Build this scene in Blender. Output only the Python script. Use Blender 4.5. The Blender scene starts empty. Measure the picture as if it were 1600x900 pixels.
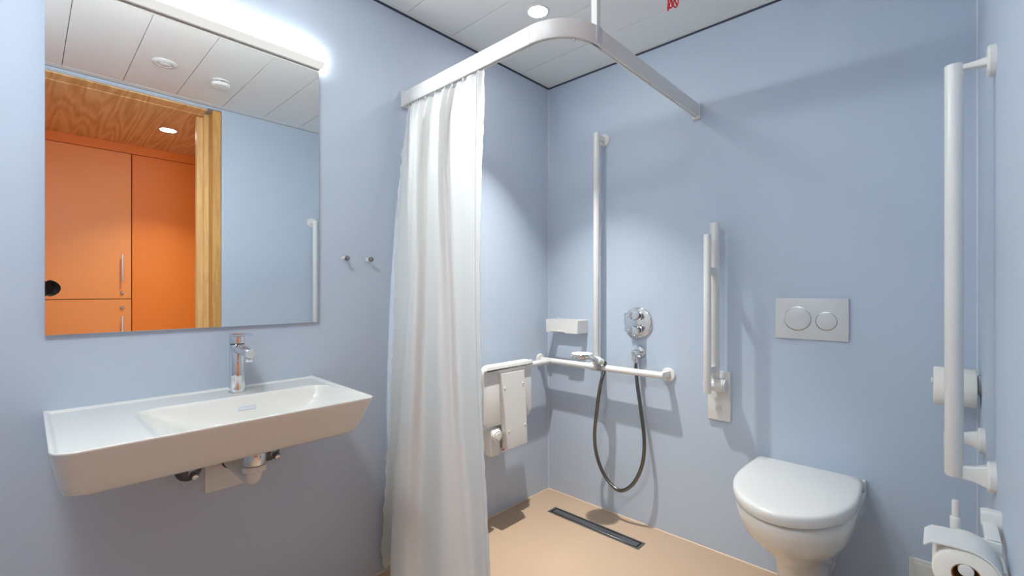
import bpy, bmesh, math, random
from mathutils import Vector, Matrix
random.seed(7)
PI = math.pi
sc = bpy.context.scene
COL = sc.collection

# ------------------------------------------------------------------ camera, world, exposure
cam = bpy.data.cameras.new('view_camera')
cam.sensor_width = 36.0
cam.lens = 36.0 * 714.0 / 1600.0
cam.shift_y = 5.0 / 1600.0
cam.clip_start = 0.01
cam_o = bpy.data.objects.new('view_camera', cam)
COL.objects.link(cam_o)
cam_o.location = (1.7056, -2.135, 1.175)
cam_o.rotation_euler = (PI / 2, 0, math.atan(670.0 / 714.0))
sc.camera = cam_o
w = bpy.data.worlds.new('world'); sc.world = w; w.use_nodes = True
w.node_tree.nodes['Background'].inputs[0].default_value = (0.8, 0.85, 0.9, 1)
w.node_tree.nodes['Background'].inputs[1].default_value = 0.05
sc.view_settings.view_transform = 'Standard'
sc.view_settings.look = 'None'
sc.view_settings.gamma = 1.0
sc.view_settings.exposure = 1.0
sc.view_settings.use_curve_mapping = False
sc.cycles.max_bounces = 14
sc.cycles.diffuse_bounces = 8
sc.cycles.glossy_bounces = 8
sc.cycles.transmission_bounces = 6
sc.cycles.use_denoising = True
sc.cycles.sample_clamp_indirect = 6.0
sc.cycles.caustics_reflective = False
sc.cycles.caustics_refractive = False

LAMP_MIRROR = 72.0       # emission of the strip over the mirror
DOWN_WATT = 5.0          # bathroom downlights, beam limited by their reflector
FILL_WATT = 6.0          # unseen wide lamp behind the viewpoint, added for fill
HALL_WATT = 3.4          # corridor downlights, the farther one added for fill

# ------------------------------------------------------------------ materials
def lin(c):
    c /= 255.0
    return c / 12.92 if c <= 0.04045 else ((c + 0.055) / 1.055) ** 2.4
def rgb(r, g, b): return (lin(r), lin(g), lin(b), 1.0)

def mat(name, col, rough=0.5, metal=0.0, spec=0.5, noise=0.0, nscale=40.0, bump=0.0, bscale=200.0, coat=0.0):
    m = bpy.data.materials.new(name); m.use_nodes = True
    nt = m.node_tree; p = nt.nodes['Principled BSDF']
    p.inputs['Base Color'].default_value = col
    p.inputs['Roughness'].default_value = rough
    p.inputs['Metallic'].default_value = metal
    p.inputs['Specular IOR Level'].default_value = spec
    p.inputs['Coat Weight'].default_value = coat
    tc = nt.nodes.new('ShaderNodeTexCoord')
    if noise > 0:
        n = nt.nodes.new('ShaderNodeTexNoise'); n.inputs['Scale'].default_value = nscale; n.inputs['Detail'].default_value = 4
        nt.links.new(tc.outputs['Object'], n.inputs['Vector'])
        r = nt.nodes.new('ShaderNodeMapRange')
        r.inputs[3].default_value = 1 - noise; r.inputs[4].default_value = 1 + noise
        nt.links.new(n.outputs['Fac'], r.inputs[0])
        mx = nt.nodes.new('ShaderNodeMix'); mx.data_type = 'RGBA'; mx.blend_type = 'MULTIPLY'
        mx.inputs[0].default_value = 1.0
        mx.inputs[6].default_value = col
        cb = nt.nodes.new('ShaderNodeCombineColor')
        for i in range(3): nt.links.new(r.outputs[0], cb.inputs[i])
        nt.links.new(cb.outputs[0], mx.inputs[7])
        nt.links.new(mx.outputs[2], p.inputs['Base Color'])
    if bump > 0:
        n2 = nt.nodes.new('ShaderNodeTexNoise'); n2.inputs['Scale'].default_value = bscale; n2.inputs['Detail'].default_value = 3
        nt.links.new(tc.outputs['Object'], n2.inputs['Vector'])
        bp = nt.nodes.new('ShaderNodeBump'); bp.inputs['Strength'].default_value = bump; bp.inputs['Distance'].default_value = 0.002
        nt.links.new(n2.outputs['Fac'], bp.inputs['Height'])
        nt.links.new(bp.outputs[0], p.inputs['Normal'])
    return m

def emis(name, col, s):
    m = bpy.data.materials.new(name); m.use_nodes = True
    nt = m.node_tree; nt.nodes.remove(nt.nodes['Principled BSDF'])
    e = nt.nodes.new('ShaderNodeEmission'); e.inputs[0].default_value = col; e.inputs[1].default_value = s
    nt.links.new(e.outputs[0], nt.nodes['Material Output'].inputs[0])
    return m

def wood(name, c1, c2, axis, scale=1.0, rough=0.45, swirl=3.0):
    """oak veneer: rings stretched along an axis, warped by noise"""
    m = bpy.data.materials.new(name); m.use_nodes = True
    nt = m.node_tree; p = nt.nodes['Principled BSDF']; p.inputs['Roughness'].default_value = rough
    tc = nt.nodes.new('ShaderNodeTexCoord'); mp = nt.nodes.new('ShaderNodeMapping')
    s = [5.0 * scale] * 3; s[axis] = 0.4 * scale
    mp.inputs['Scale'].default_value = s
    nt.links.new(tc.outputs['Object'], mp.inputs['Vector'])
    n = nt.nodes.new('ShaderNodeTexNoise'); n.inputs['Scale'].default_value = 0.9; n.inputs['Detail'].default_value = 2
    nt.links.new(mp.outputs[0], n.inputs['Vector'])
    mul = nt.nodes.new('ShaderNodeMath'); mul.operation = 'MULTIPLY'; mul.inputs[1].default_value = swirl * 6
    nt.links.new(n.outputs['Fac'], mul.inputs[0])
    fr = nt.nodes.new('ShaderNodeMath'); fr.operation = 'PINGPONG'; fr.inputs[1].default_value = 0.5
    nt.links.new(mul.outputs[0], fr.inputs[0])
    fine = nt.nodes.new('ShaderNodeTexNoise'); fine.inputs['Scale'].default_value = 14; fine.inputs['Detail'].default_value = 5
    nt.links.new(mp.outputs[0], fine.inputs['Vector'])
    ad = nt.nodes.new('ShaderNodeMath'); ad.operation = 'ADD'
    nt.links.new(fr.outputs[0], ad.inputs[0]); nt.links.new(fine.outputs['Fac'], ad.inputs[1])
    cr = nt.nodes.new('ShaderNodeValToRGB')
    cr.color_ramp.elements[0].position = 0.35; cr.color_ramp.elements[0].color = c1
    cr.color_ramp.elements[1].position = 1.0; cr.color_ramp.elements[1].color = c2
    nt.links.new(ad.outputs[0], cr.inputs[0]); nt.links.new(cr.outputs[0], p.inputs['Base Color'])
    return m

M = {}
M['blue'] = mat('blue_wall_paint', rgb(186, 199, 214), 0.5, spec=0.4, noise=0.015, nscale=3, bump=0.05, bscale=300)
M['floor'] = mat('peach_resin_floor', rgb(187, 161, 135), 0.42, spec=0.45, noise=0.03, nscale=5, bump=0.08, bscale=260)
M['ceil'] = mat('ceiling_metal_white', rgb(230, 231, 228), 0.45, spec=0.4, noise=0.008, nscale=4)
M['dark'] = mat('shadow_gap_grey', rgb(70, 76, 90), 0.8, noise=0.05)
M['gapdark'] = mat('joint_dark', rgb(40, 40, 42), 0.8, noise=0.05)
M['bead'] = mat('silicone_bead', rgb(205, 212, 222), 0.4, noise=0.02)
M['beadfloor'] = mat('silicone_bead_floor', rgb(214, 190, 165), 0.4, noise=0.02)
M['ceramic'] = mat('white_glazed_ceramic', rgb(226, 225, 218), 0.08, spec=0.55, noise=0.006, nscale=6, coat=0.3)
M['white'] = mat('white_coated_metal', rgb(224, 224, 220), 0.32, noise=0.008, nscale=8)
M['plastic'] = mat('white_plastic', rgb(222, 222, 218), 0.25, noise=0.008, nscale=8)
M['silver'] = mat('matt_alu_white', rgb(205, 208, 214), 0.35, noise=0.01)
M['plate'] = mat('flush_plate_white', rgb(208, 210, 210), 0.3, noise=0.008)
M['chrome'] = mat('polished_chrome', rgb(225, 226, 228), 0.07, metal=1.0, noise=0.01)
M['steel'] = mat('brushed_steel', rgb(150, 150, 150), 0.32, metal=1.0, noise=0.06, nscale=60)
M['steeldark'] = mat('dark_steel', rgb(105, 106, 108), 0.4, metal=1.0, noise=0.06, nscale=60)  # dark handles, and the dark reflection painted on the chrome escutcheons
M['hose'] = mat('hose_metal', rgb(120, 118, 116), 0.22, metal=1.0, noise=0.05, nscale=30)
M['black'] = mat('black_rubber', rgb(14, 14, 15), 0.5, noise=0.1)
M['mirror'] = mat('mirror_silver', rgb(243, 246, 246), 0.0, metal=1.0)
M['edge'] = mat('mirror_ground_edge', rgb(190, 200, 205), 0.2, noise=0.02)
M['orange'] = mat('orange_laminate', rgb(240, 154, 84), 0.45, noise=0.02, nscale=6, bump=0.05, bscale=400)
M['orange2'] = mat('orange_laminate_deep', rgb(238, 132, 46), 0.45, noise=0.02, nscale=6, bump=0.05, bscale=400)
M['oak'] = wood('oak_solid', rgb(190, 136, 70), rgb(216, 164, 92), 2, 5.0, swirl=0.8)
M['oakpale'] = wood('oak_pale_edge', rgb(216, 170, 108), rgb(236, 196, 134), 2, 5.0, swirl=0.7)
M['veneer'] = wood('oak_veneer_ceiling', rgb(208, 158, 96), rgb(240, 204, 148), 0, 1.0, swirl=2.6)
M['paper'] = mat('toilet_paper', rgb(238, 234, 224), 0.9, spec=0.1, noise=0.015, nscale=80, bump=0.2, bscale=350)
M['card'] = mat('cardboard_core', rgb(170, 120, 72), 0.8, noise=0.05)
M['red'] = mat('red_cord', rgb(205, 14, 28), 0.35, noise=0.04)
M['redprint'] = mat('red_print', rgb(190, 30, 40), 0.5, noise=0.02)
M['grey'] = mat('grey_plastic', rgb(165, 170, 178), 0.4, noise=0.01)
M['blackcam'] = mat('camera_black', rgb(9, 9, 10), 0.6, noise=0.1)
M['lamp'] = emis('strip_diffuser_light', (0.985, 0.995, 0.985, 1), LAMP_MIRROR)
M['lamptop'] = emis('strip_top_light', (0.985, 0.995, 0.985, 1), LAMP_MIRROR * 0.011)
M['lampbase'] = emis('strip_base_glow', (1.0, 0.99, 0.96, 1), 0.42)
M['down'] = emis('downlight_diffuser_light', (1.0, 0.98, 0.95, 1), 60.0)
M['filldown'] = emis('fill_lamp_diffuser_light', (1.0, 0.98, 0.95, 1), 8.0)
M['halldown'] = emis('hall_downlight_light', (1.0, 0.94, 0.85, 1), 25.0)

# woven curtain: a little light passes through
m = bpy.data.materials.new('white_curtain_cloth'); m.use_nodes = True
nt = m.node_tree; p = nt.nodes['Principled BSDF']
p.inputs['Base Color'].default_value = rgb(236, 237, 235); p.inputs['Roughness'].default_value = 0.55
p.inputs['Specular IOR Level'].default_value = 0.35
tr = nt.nodes.new('ShaderNodeBsdfTranslucent'); tr.inputs[0].default_value = rgb(236, 237, 235)
ms = nt.nodes.new('ShaderNodeMixShader'); ms.inputs[0].default_value = 0.24
tc = nt.nodes.new('ShaderNodeTexCoord'); wv = nt.nodes.new('ShaderNodeTexNoise'); wv.inputs['Scale'].default_value = 30
nt.links.new(tc.outputs['Object'], wv.inputs['Vector'])
bp = nt.nodes.new('ShaderNodeBump'); bp.inputs['Strength'].default_value = 0.06; bp.inputs['Distance'].default_value = 0.004
nt.links.new(wv.outputs['Fac'], bp.inputs['Height']); nt.links.new(bp.outputs[0], p.inputs['Normal'])
nt.links.new(p.outputs[0], ms.inputs[1]); nt.links.new(tr.outputs[0], ms.inputs[2])
nt.links.new(ms.outputs[0], nt.nodes['Material Output'].inputs[0])
M['cloth'] = m

# ------------------------------------------------------------------ helpers
ORG = {}
def link(name, bm, material, parent=None, loc=None, smooth=40, sharp=True):
    """one mesh object; vertices of bm are in world space"""
    org = Vector(loc) if loc is not None else (ORG[parent.name] if parent else Vector((0, 0, 0)))
    bmesh.ops.remove_doubles(bm, verts=bm.verts, dist=1e-6)
    bmesh.ops.recalc_face_normals(bm, faces=bm.faces)
    if smooth:
        for f in bm.faces: f.smooth = True
        if sharp:
            for e in bm.edges:
                if len(e.link_faces) == 2 and e.calc_face_angle(0) > math.radians(smooth): e.smooth = False
    bmesh.ops.translate(bm, verts=bm.verts, vec=-org)
    me = bpy.data.meshes.new(name); bm.to_mesh(me); bm.free()
    ms_ = material if isinstance(material, (list, tuple)) else [material]
    for mm in ms_: me.materials.append(M[mm] if isinstance(mm, str) else mm)
    o = bpy.data.objects.new(name, me); COL.objects.link(o)
    if parent: o.parent = parent
    else: o.location = org
    ORG[o.name] = org
    return o

def thing(name, label, cat, loc, group=None):
    o = bpy.data.objects.new(name, None); COL.objects.link(o)
    o.location = loc; o.empty_display_size = 0.05
    o['label'] = label; o['category'] = cat
    if group: o['group'] = group
    ORG[o.name] = Vector(loc)
    return o

def tag(o, label, cat, group=None):
    o['label'] = label; o['category'] = cat
    if group: o['group'] = group
    return o

def struct(name, bm, material, parent=None, smooth=30):
    o = link(name, bm, material, parent, smooth=smooth)
    if not parent: o['kind'] = 'structure'
    return o

def box(bm, x0, x1, y0, y1, z0, z1, bev=0.0, seg=2, mi=0):
    vs = [bm.verts.new((x, y, z)) for x in (x0, x1) for y in (y0, y1) for z in (z0, z1)]
    q = [(0, 1, 3, 2), (4, 6, 7, 5), (0, 4, 5, 1), (2, 3, 7, 6), (0, 2, 6, 4), (1, 5, 7, 3)]
    fs = [bm.faces.new([vs[i] for i in f]) for f in q]
    for f in fs: f.material_index = mi
    if bev > 0:
        es = list({e for f in fs for e in f.edges})
        bmesh.ops.bevel(bm, geom=es, offset=bev, segments=seg, affect='EDGES', profile=0.5)
    return bm

def frame_of(d):
    d = Vector(d).normalized()
    a = Vector((0, 0, 1)) if abs(d.z) < 0.9 else Vector((1, 0, 0))
    u = d.cross(a).normalized(); v = d.cross(u).normalized()
    return u, v

def rings(bm, rs, cap=True, close=False):
    """skin a list of equally long vertex loops"""
    n = len(rs[0]); vr = [[bm.verts.new(p) for p in r] for r in rs]
    m_ = len(vr)
    for i in range(m_ if close else m_ - 1):
        a, b = vr[i], vr[(i + 1) % m_]
        for k in range(n): bm.faces.new((a[k], a[(k + 1) % n], b[(k + 1) % n], b[k]))
    if cap and not close:
        bm.faces.new(vr[0][::-1]); bm.faces.new(vr[-1])
    return bm

def lathe(bm, prof, org, axis=(0, 0, 1), seg=32, cap=True):
    """prof: list of (radius, height along axis)"""
    u, v = frame_of(axis); d = Vector(axis).normalized(); o = Vector(org)
    rs = []
    for r, h in prof:
        r = max(r, 1e-4)
        rs.append([o + d * h + (u * math.cos(t) + v * math.sin(t)) * r for t in [2 * PI * k / seg for k in range(seg)]])
    return rings(bm, rs, cap)

def cyl(bm, p0, p1, r, seg=24, r2=None, bev=0.0):
    p0, p1 = Vector(p0), Vector(p1); L = (p1 - p0).length; r2 = r if r2 is None else r2
    if bev > 0: prof = [(r - bev, 0), (r - bev * .3, bev * .3), (r, bev), (r2, L - bev), (r2 - bev * .3, L - bev * .3), (r2 - bev, L)]
    else: prof = [(r, 0), (r2, L)]
    return lathe(bm, prof, p0, p1 - p0, seg)

def tube(bm, pts, r, seg=16, close=False):
    pts = [Vector(p) for p in pts]; n = len(pts)
    rad = r if isinstance(r, (list, tuple)) else [r] * n
    u = None; rs = []
    for i in range(n):
        if close: d = (pts[(i + 1) % n] - pts[i - 1]).normalized()
        else: d = (pts[min(i + 1, n - 1)] - pts[max(i - 1, 0)]).normalized()
        if u is None: u, _ = frame_of(d)
        u = (u - d * u.dot(d)).normalized(); v = d.cross(u)
        rs.append([pts[i] + (u * math.cos(t) + v * math.sin(t)) * rad[i] for t in [2 * PI * k / seg for k in range(seg)]])
    return rings(bm, rs, True, close)

def spline(pts, n=12):
    pts = [Vector(p) for p in pts]; out = []
    for i in range(len(pts) - 1):
        p0, p1, p2, p3 = pts[max(i - 1, 0)], pts[i], pts[i + 1], pts[min(i + 2, len(pts) - 1)]
        for k in range(n):
            t = k / n
            out.append(0.5 * ((2 * p1) + (p2 - p0) * t + (2 * p0 - 5 * p1 + 4 * p2 - p3) * t * t + (3 * p1 - p0 - 3 * p2 + p3) * t ** 3))
    out.append(pts[-1]); return out

def corner_path(pts, rad, n=8):
    """polyline with rounded corners"""
    pts = [Vector(p) for p in pts]; out = [pts[0]]
    for i in range(1, len(pts) - 1):
        a, b, c = pts[i - 1], pts[i], pts[i + 1]
        d1, d2 = (a - b).normalized(), (c - b).normalized()
        for k in range(n + 1):
            t = k / n
            out.append((b + d1 * rad) * (1 - t) ** 2 + b * 2 * t * (1 - t) + (b + d2 * rad) * t * t)
    out.append(pts[-1]); return out

def rrect(a0, a1, b0, b1, r, n=6):
    rr = r if isinstance(r, (list, tuple)) else [r] * 4
    out = []
    for (cx, cy, t0, q) in ((a1 - rr[0], b1 - rr[0], 0, 0), (a0 + rr[1], b1 - rr[1], PI / 2, 1), (a0 + rr[2], b0 + rr[2], PI, 2), (a1 - rr[3], b0 + rr[3], 1.5 * PI, 3)):
        for k in range(n + 1):
            t = t0 + PI / 2 * k / n; out.append((cx + rr[q] * math.cos(t), cy + rr[q] * math.sin(t)))
    return out

def prism(bm, outline, plane, h0, h1, bev=0.0):
    """outline in two axes, extruded along the third; plane 'x','y','z' is the extrusion axis"""
    def P(a, b, h): return Vector({'x': (h, a, b), 'y': (a, h, b), 'z': (a, b, h)}[plane])
    if bev <= 0: rs = [[P(a, b, h) for a, b in outline] for h in (h0, h1)]
    else:
        cx = sum(a for a, b in outline) / len(outline); cy = sum(b for a, b in outline) / len(outline)
        def ins(d):
            n = len(outline); out = []
            for i in range(n):
                a = Vector(outline[i - 1]); b = Vector(outline[i]); c = Vector(outline[(i + 1) % n])
                t = (c - a)
                nn = Vector((t.y, -t.x))
                if nn.length > 0: nn.normalize()
                if nn.dot(b - Vector((cx, cy))) < 0: nn = -nn
                out.append((b.x - nn.x * d, b.y - nn.y * d))
            return out
        s = 1 if h1 > h0 else -1
        rs = [[P(a, b, h0) for a, b in outline], [P(a, b, h1 - s * bev) for a, b in outline],
              [P(a, b, h1 - s * bev * .3) for a, b in ins(bev * .3)], [P(a, b, h1) for a, b in ins(bev)]]
    return rings(bm, rs)

def B_(): return bmesh.new()
def ss(a, b, x):
    t = min(max((x - a) / (b - a), 0), 1); return t * t * (3 - 2 * t)

# ------------------------------------------------------------------ room shell
RX, ZC, DY = 1.795, 2.384, -1.243
bm = B_(); box(bm, -0.15, 3.2, -3.6, 0.15, -0.08, 0.0); struct('floor', bm, 'floor')
bm = B_(); box(bm, -0.12, 0.0, -2.67, 0.12, 0, ZC - 0.010); struct('wall_left', bm, 'blue')
bm = B_(); box(bm, 0.0, RX + 0.135, 0.0, 0.12, 0, ZC - 0.010); struct('wall_back', bm, 'blue')
bm = B_(); box(bm, RX, RX + 0.135, DY, 0.0, 0, ZC - 0.003)
box(bm, RX, RX + 0.135, -2.67, -2.30, 0, ZC - 0.003); box(bm, RX, RX + 0.135, -2.30, DY, 2.367, ZC - 0.003)
struct('wall_right', bm, 'blue')
bm = B_(); box(bm, 0.0, RX, -2.67, -2.55, 0, ZC - 0.003); struct('wall_front', bm, 'blue')
# corridor beyond the doorway
bm = B_(); box(bm, RX + 0.135, 3.12, -3.62, -3.5, 0, 2.352)
box(bm, RX + 0.135, RX + 0.255, -3.5, -2.67, 0, 2.352); struct('wall_corridor_end', bm, 'orange')
bm = B_(); box(bm, RX + 0.135, 3.12, -0.62, -0.5, 0, 2.352); struct('wall_corridor_side', bm, 'blue')
bm = B_(); box(bm, RX + 0.13, 3.2, -3.62, -0.5, 2.352, 2.42); struct('ceiling_corridor', bm, 'veneer')

# bathroom ceiling: white metal planks 250 mm wide under a dark slab
bm = B_(); box(bm, -0.12, RX + 0.135, -2.67, 0.12, ZC + 0.012, ZC + 0.08); ceil = struct('ceiling', bm, 'gapdark')
for k in range(11):
    y1 = -0.25 * k - (0.012 if k == 0 else 0.0011); y0 = max(-0.25 * (k + 1) + 0.0011, -2.549)
    if y0 >= y1: continue
    bm = B_(); box(bm, 0.018, RX - 0.045, y0, y1, ZC, ZC + 0.012, 0.0012, 1)
    link('ceiling_plank', bm, 'ceil', ceil)
for n, (a, b, c, d) in enumerate(((0.004, 0.018, -2.55, -0.004), (RX - 0.0445, RX, -2.55, 0.0), (0.018, RX - 0.045, -0.0115, -0.003))):
    bm = B_(); box(bm, a, b, c, d, ZC - 0.001, ZC + 0.011); struct('trim_%d' % (n + 1), bm, 'ceil')
# dark strip painted as the shade in the gap between wall heads and ceiling
bm = B_(); box(bm, -0.1, 0.001, -2.6, 0.0, ZC - 0.0095, ZC + 0.0115); box(bm, 0.0, RX, -0.001, 0.1, ZC - 0.0095, ZC + 0.0115)
struct('trim_4', bm, 'dark')
# sealant beads in the corners
bm = B_(); cyl(bm, (0.001, -0.001, 0), (0.001, -0.001, ZC - 0.012), 0.0032, 10); struct('trim_5', bm, 'bead')
bm = B_(); cyl(bm, (RX - 0.001, -0.001, 0), (RX - 0.001, -0.001, ZC - 0.012), 0.0035, 10); struct('trim_6', bm, 'bead')
bm = B_(); cyl(bm, (0.0, -0.001, 0.0), (RX, -0.001, 0.0), 0.004, 10); cyl(bm, (0.001, -2.55, 0.0), (0.001, 0, 0.0), 0.004, 10)
struct('trim_7', bm, 'beadfloor')

# oak sliding door, parked in its pocket, seen through the mirror
bm = B_(); box(bm, 1.9315, 1.972, -1.352, DY + 0.45, 0.004, 2.340, 0.002, 1)
d1 = struct('door_1', bm, 'oakpale')
bm = B_(); box(bm, 1.90, 1.931, -1.318, DY - 0.001, 0.003, 2.349, 0.002, 1); link('door_jamb', bm, 'oakpale', d1)
bm = B_(); box(bm, 1.80, 1.90, -1.292, DY - 0.001, 0.003, 2.364, 0.002, 1); link('door_lining', bm, 'oak', d1)
bm = B_(); box(bm, 1.812, 1.93, -2.30, -1.32, 2.355, 2.366, 0.001, 1); struct('trim_8', bm, 'veneer')
bm = B_(); box(bm, 1.798, 1.811, -2.30, -1.32, 2.361, 2.3665, 0.001, 1); struct('trim_9', bm, 'silver')

# ------------------------------------------------------------------ mirror and its lamp
mt = thing('wall_mirror', 'large frameless rectangular wall mirror above the washbasin', 'mirror', (0, -1.74, 1.06))
bm = B_(); box(bm, 0.0, 0.0065, -2.100, -1.384, 1.060, 2.03); link('backing', bm, 'edge', mt)
bm = B_(); box(bm, 0.0067, 0.0105, -2.1005, -1.3835, 1.0595, 2.0305, 0.0006, 1); link('glass', bm, 'mirror', mt)

lt = thing('mirror_lamp', 'long glowing strip lamp mounted along the top of the mirror', 'lamp', (0.011, -1.74, 2.0))
prof = [(0.0125, 2.0035), (0.033, 2.0035), (0.044, 2.009), (0.050, 2.018), (0.051, 2.04), (0.0495, 2.060), (0.045, 2.0645), (0.0125, 2.0645)]
bm = B_(); prism(bm, prof, 'y', -2.099, -1.3795); bmesh.ops.recalc_face_normals(bm, faces=bm.faces)
for f in bm.faces:
    f.normal_update()
    if f.normal.z > 0.6: f.material_index = 1
    elif f.normal.z < -0.45: f.material_index = 2
link('diffuser', bm, ['lamp', 'lamptop', 'lampbase'], lt, smooth=50)
bm = B_(); box(bm, 0.0107, 0.0185, -2.098, -1.382, 2.0, 2.0033); link('base_plate', bm, 'white', lt)
for y in (-2.1005, -1.379):
    bm = B_(); prism(bm, prof, 'y', y - 0.0005, y + 0.001); link('end_cap', bm, 'lamptop', lt)

# ------------------------------------------------------------------ washbasin
wb = thing('washbasin', 'wide white ceramic washbasin with a shelf beside the bowl under the mirror', 'washbasin', (0, -1.75, 0.742))
YL, YR, XF, ZR = -2.103, -1.402, 0.478, 0.862
NU, NV = 176, 120
def base_xy(u, v):
    x = XF * v; yr = YR - 0.020 * v; y = YL + (yr - YL) * u
    for (cy, sgn, r) in ((YL, 1, 0.045), (yr, -1, 0.022)):
        a = 1 - (y - cy) * sgn / r; b = 1 - (XF - x) / r
        if a > 0 and b > 0:
            a2 = a * math.sqrt(1 - b * b / 2); b2 = b * math.sqrt(1 - a * a / 2)
            y = cy + sgn * r * (1 - a2); x = XF - r * (1 - b2)
    return x, y
def basin_z(x, y, u, v):
    de = min((1 - v) * XF, u * 0.70, (1 - u) * 0.70)
    dip = 0.0065 * ss(0.0055, 0.014, de) 
    dip *= ss(0.004, 0.020, x) * 0.75 + 0.25
    ul = max((y + 1.945) / 0.21, 0) ** 1.35; ur = (-1.431 - y) / 0.13; ub = (x - 0.146) / 0.085; uf = (0.470 - x) / 0.09
    us = [max(q, 1e-3) for q in (ul, ur, ub, uf)]
    if min(ul, ur, ub, uf) <= 0: return ZR - dip
    rc_ = 0.060; a_ = x - 0.146; b_ = min(-1.431 - y, y + 1.945)
    dd = min(a_, b_)
    if a_ < rc_ and b_ < rc_: dd = rc_ - math.hypot(rc_ - a_, rc_ - b_)
    if dd <= 0: return ZR - dip
    q = sum(k ** -3.0 for k in us) ** (-1 / 3.0); q = min(q, dd / 0.09, 1.0)
    return ZR - dip - 0.090 * (1 - (1 - q) ** 2.0)
bm = B_(); G = []
for j in range(NV + 1):
    row = []
    for i in range(NU + 1):
        u, v = i / NU, j / NV
        # more cells close to the rim
        u2 = u; v2 = v
        x, y = base_xy(u2, v2)
        row.append(bm.verts.new((x, y, basin_z(x, y, u2, v2))))
    G.append(row)
for j in range(NV):
    for i in range(NU): bm.faces.new((G[j][i], G[j][i + 1], G[j + 1][i + 1], G[j + 1][i]))
loop = [G[0][i] for i in range(NU)] + [G[j][NU] for j in range(NV)] + [G[NV][i] for i in range(NU, 0, -1)] + [G[j][0] for j in range(NV, 0, -1)]
prev = loop; YC = -1.7525
for t, z, k in ((0, ZR - 0.002, 1.003), (0.02, ZR - 0.006, 1.003), (0.2, ZR - 0.026, 1.0), (0.45, ZR - 0.054, 1), (0.75, ZR - 0.086, 1), (0.93, ZR - 0.107, 0.996), (1.0, ZR - 0.115, 0.985), (1.05, ZR - 0.120, 0.965), (1.08, ZR - 0.1215, 0.93), (1.08, ZR - 0.122, 0.6)):
    new = []
    for q in loop:
        x = q.co.x * (1 - 0.155 * t) * k; y = YC + (q.co.y - YC) * (1 - 0.052 * t) * k
        new.append(bm.verts.new((max(x, 0.0), y, z)))
    n = len(loop)
    for i in range(n): bm.faces.new((prev[i], prev[(i + 1) % n], new[(i + 1) % n], new[i]))
    prev = new
bm.faces.new(prev)
link('basin', bm, 'ceramic', wb, smooth=70)
# overflow slot in the bowl's back slope
bm = B_()
def on_bowl(x, y): return basin_z(x, y, (y - YL) / (YR - YL), x / XF)
xs = 0.166; zs = on_bowl(xs, -1.672)
sl = Vector((0.02, 0, on_bowl(xs + 0.02, -1.672) - zs)).normalized(); nrm = Vector((-sl.z, 0, sl.x)); c0 = Vector((xs, -1.672, zs))
o_ = [c0 + Vector((0, a, 0)) + sl * b + nrm * 0.0012 for a, b in rrect(-0.026, 0.026, -0.0065, 0.0065, 0.006)]
i_ = [c0 + Vector((0, a, 0)) + sl * b + nrm * 0.0012 for a, b in rrect(-0.0235, 0.0235, -0.004, 0.004, 0.0038)]
d_ = [p - nrm * 0.0008 for p in i_]
rings(bm, [[p - nrm * 0.002 for p in o_], o_, i_, d_], True)
link('overflow_slot', bm, 'silver', wb)
bm = B_(); lathe(bm, [(0.0, 0), (0.026, 0.0), (0.03, 0.003), (0.03, 0.006), (0.024, 0.008), (0.0, 0.009)], (0.235, -1.672, on_bowl(0.235, -1.672) - 0.001), seg=28); link('drain_cap', bm, 'chrome', wb)

# tap
TY, TX = -1.674, 0.075; tz = on_bowl(TX, TY)
tp = thing('basin_tap', 'chrome single lever mixer tap on the rear deck of the washbasin', 'tap', (TX, TY, tz))
bm = B_(); lathe(bm, [(0.0245, 0), (0.0245, 0.004), (0.0232, 0.012), (0.0222, 0.05), (0.0218, 0.150), (0.0212, 0.151)], (TX, TY, tz), seg=36); link('tap_body', bm, 'chrome', tp)
bm = B_(); lathe(bm, [(0.0205, 0.151), (0.0205, 0.1535)], (TX, TY, tz), seg=32); link('gap_ring', bm, 'black', tp)
bm = B_(); lathe(bm, [(0.021, 0.1535), (0.0222, 0.1545), (0.0222, 0.176), (0.0205, 0.182), (0.012, 0.1835)], (TX, TY, tz), seg=36); link('tap_head', bm, 'chrome', tp)
bm = B_()
rs = []
for (x, z, hw, hh) in ((TX - 0.018, tz + 0.180, 0.018, 0.005), (TX + 0.02, tz + 0.182, 0.018, 0.0055), (TX + 0.05, tz + 0.1835, 0.015, 0.005), (TX + 0.085, tz + 0.186, 0.013, 0.004), (TX + 0.11, tz + 0.188, 0.012, 0.003), (TX + 0.117, tz + 0.1885, 0.009, 0.002)):
    rs.append([Vector((x, TY + a, z + b)) for a, b in rrect(-hw, hw, -hh, hh, hh * 0.9, 3)])
rings(bm, rs); link('lever', bm, 'chrome', tp)
bm = B_(); tube(bm, spline([(TX, TY, tz + 0.136), (TX + 0.05, TY, tz + 0.138), (TX + 0.10, TY, tz + 0.136), (TX + 0.128, TY, tz + 0.131)], 6), [0.0155] * 9 + [0.015] * 6 + [0.0145] * 3 + [0.0135], 24); sp = link('spout', bm, 'chrome', tp)
bm = B_(); cyl(bm, (TX + 0.114, TY, tz + 0.119), (TX + 0.112, TY, tz + 0.109), 0.0115, 20, bev=0.001); link('aerator', bm, 'chrome', sp)

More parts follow.
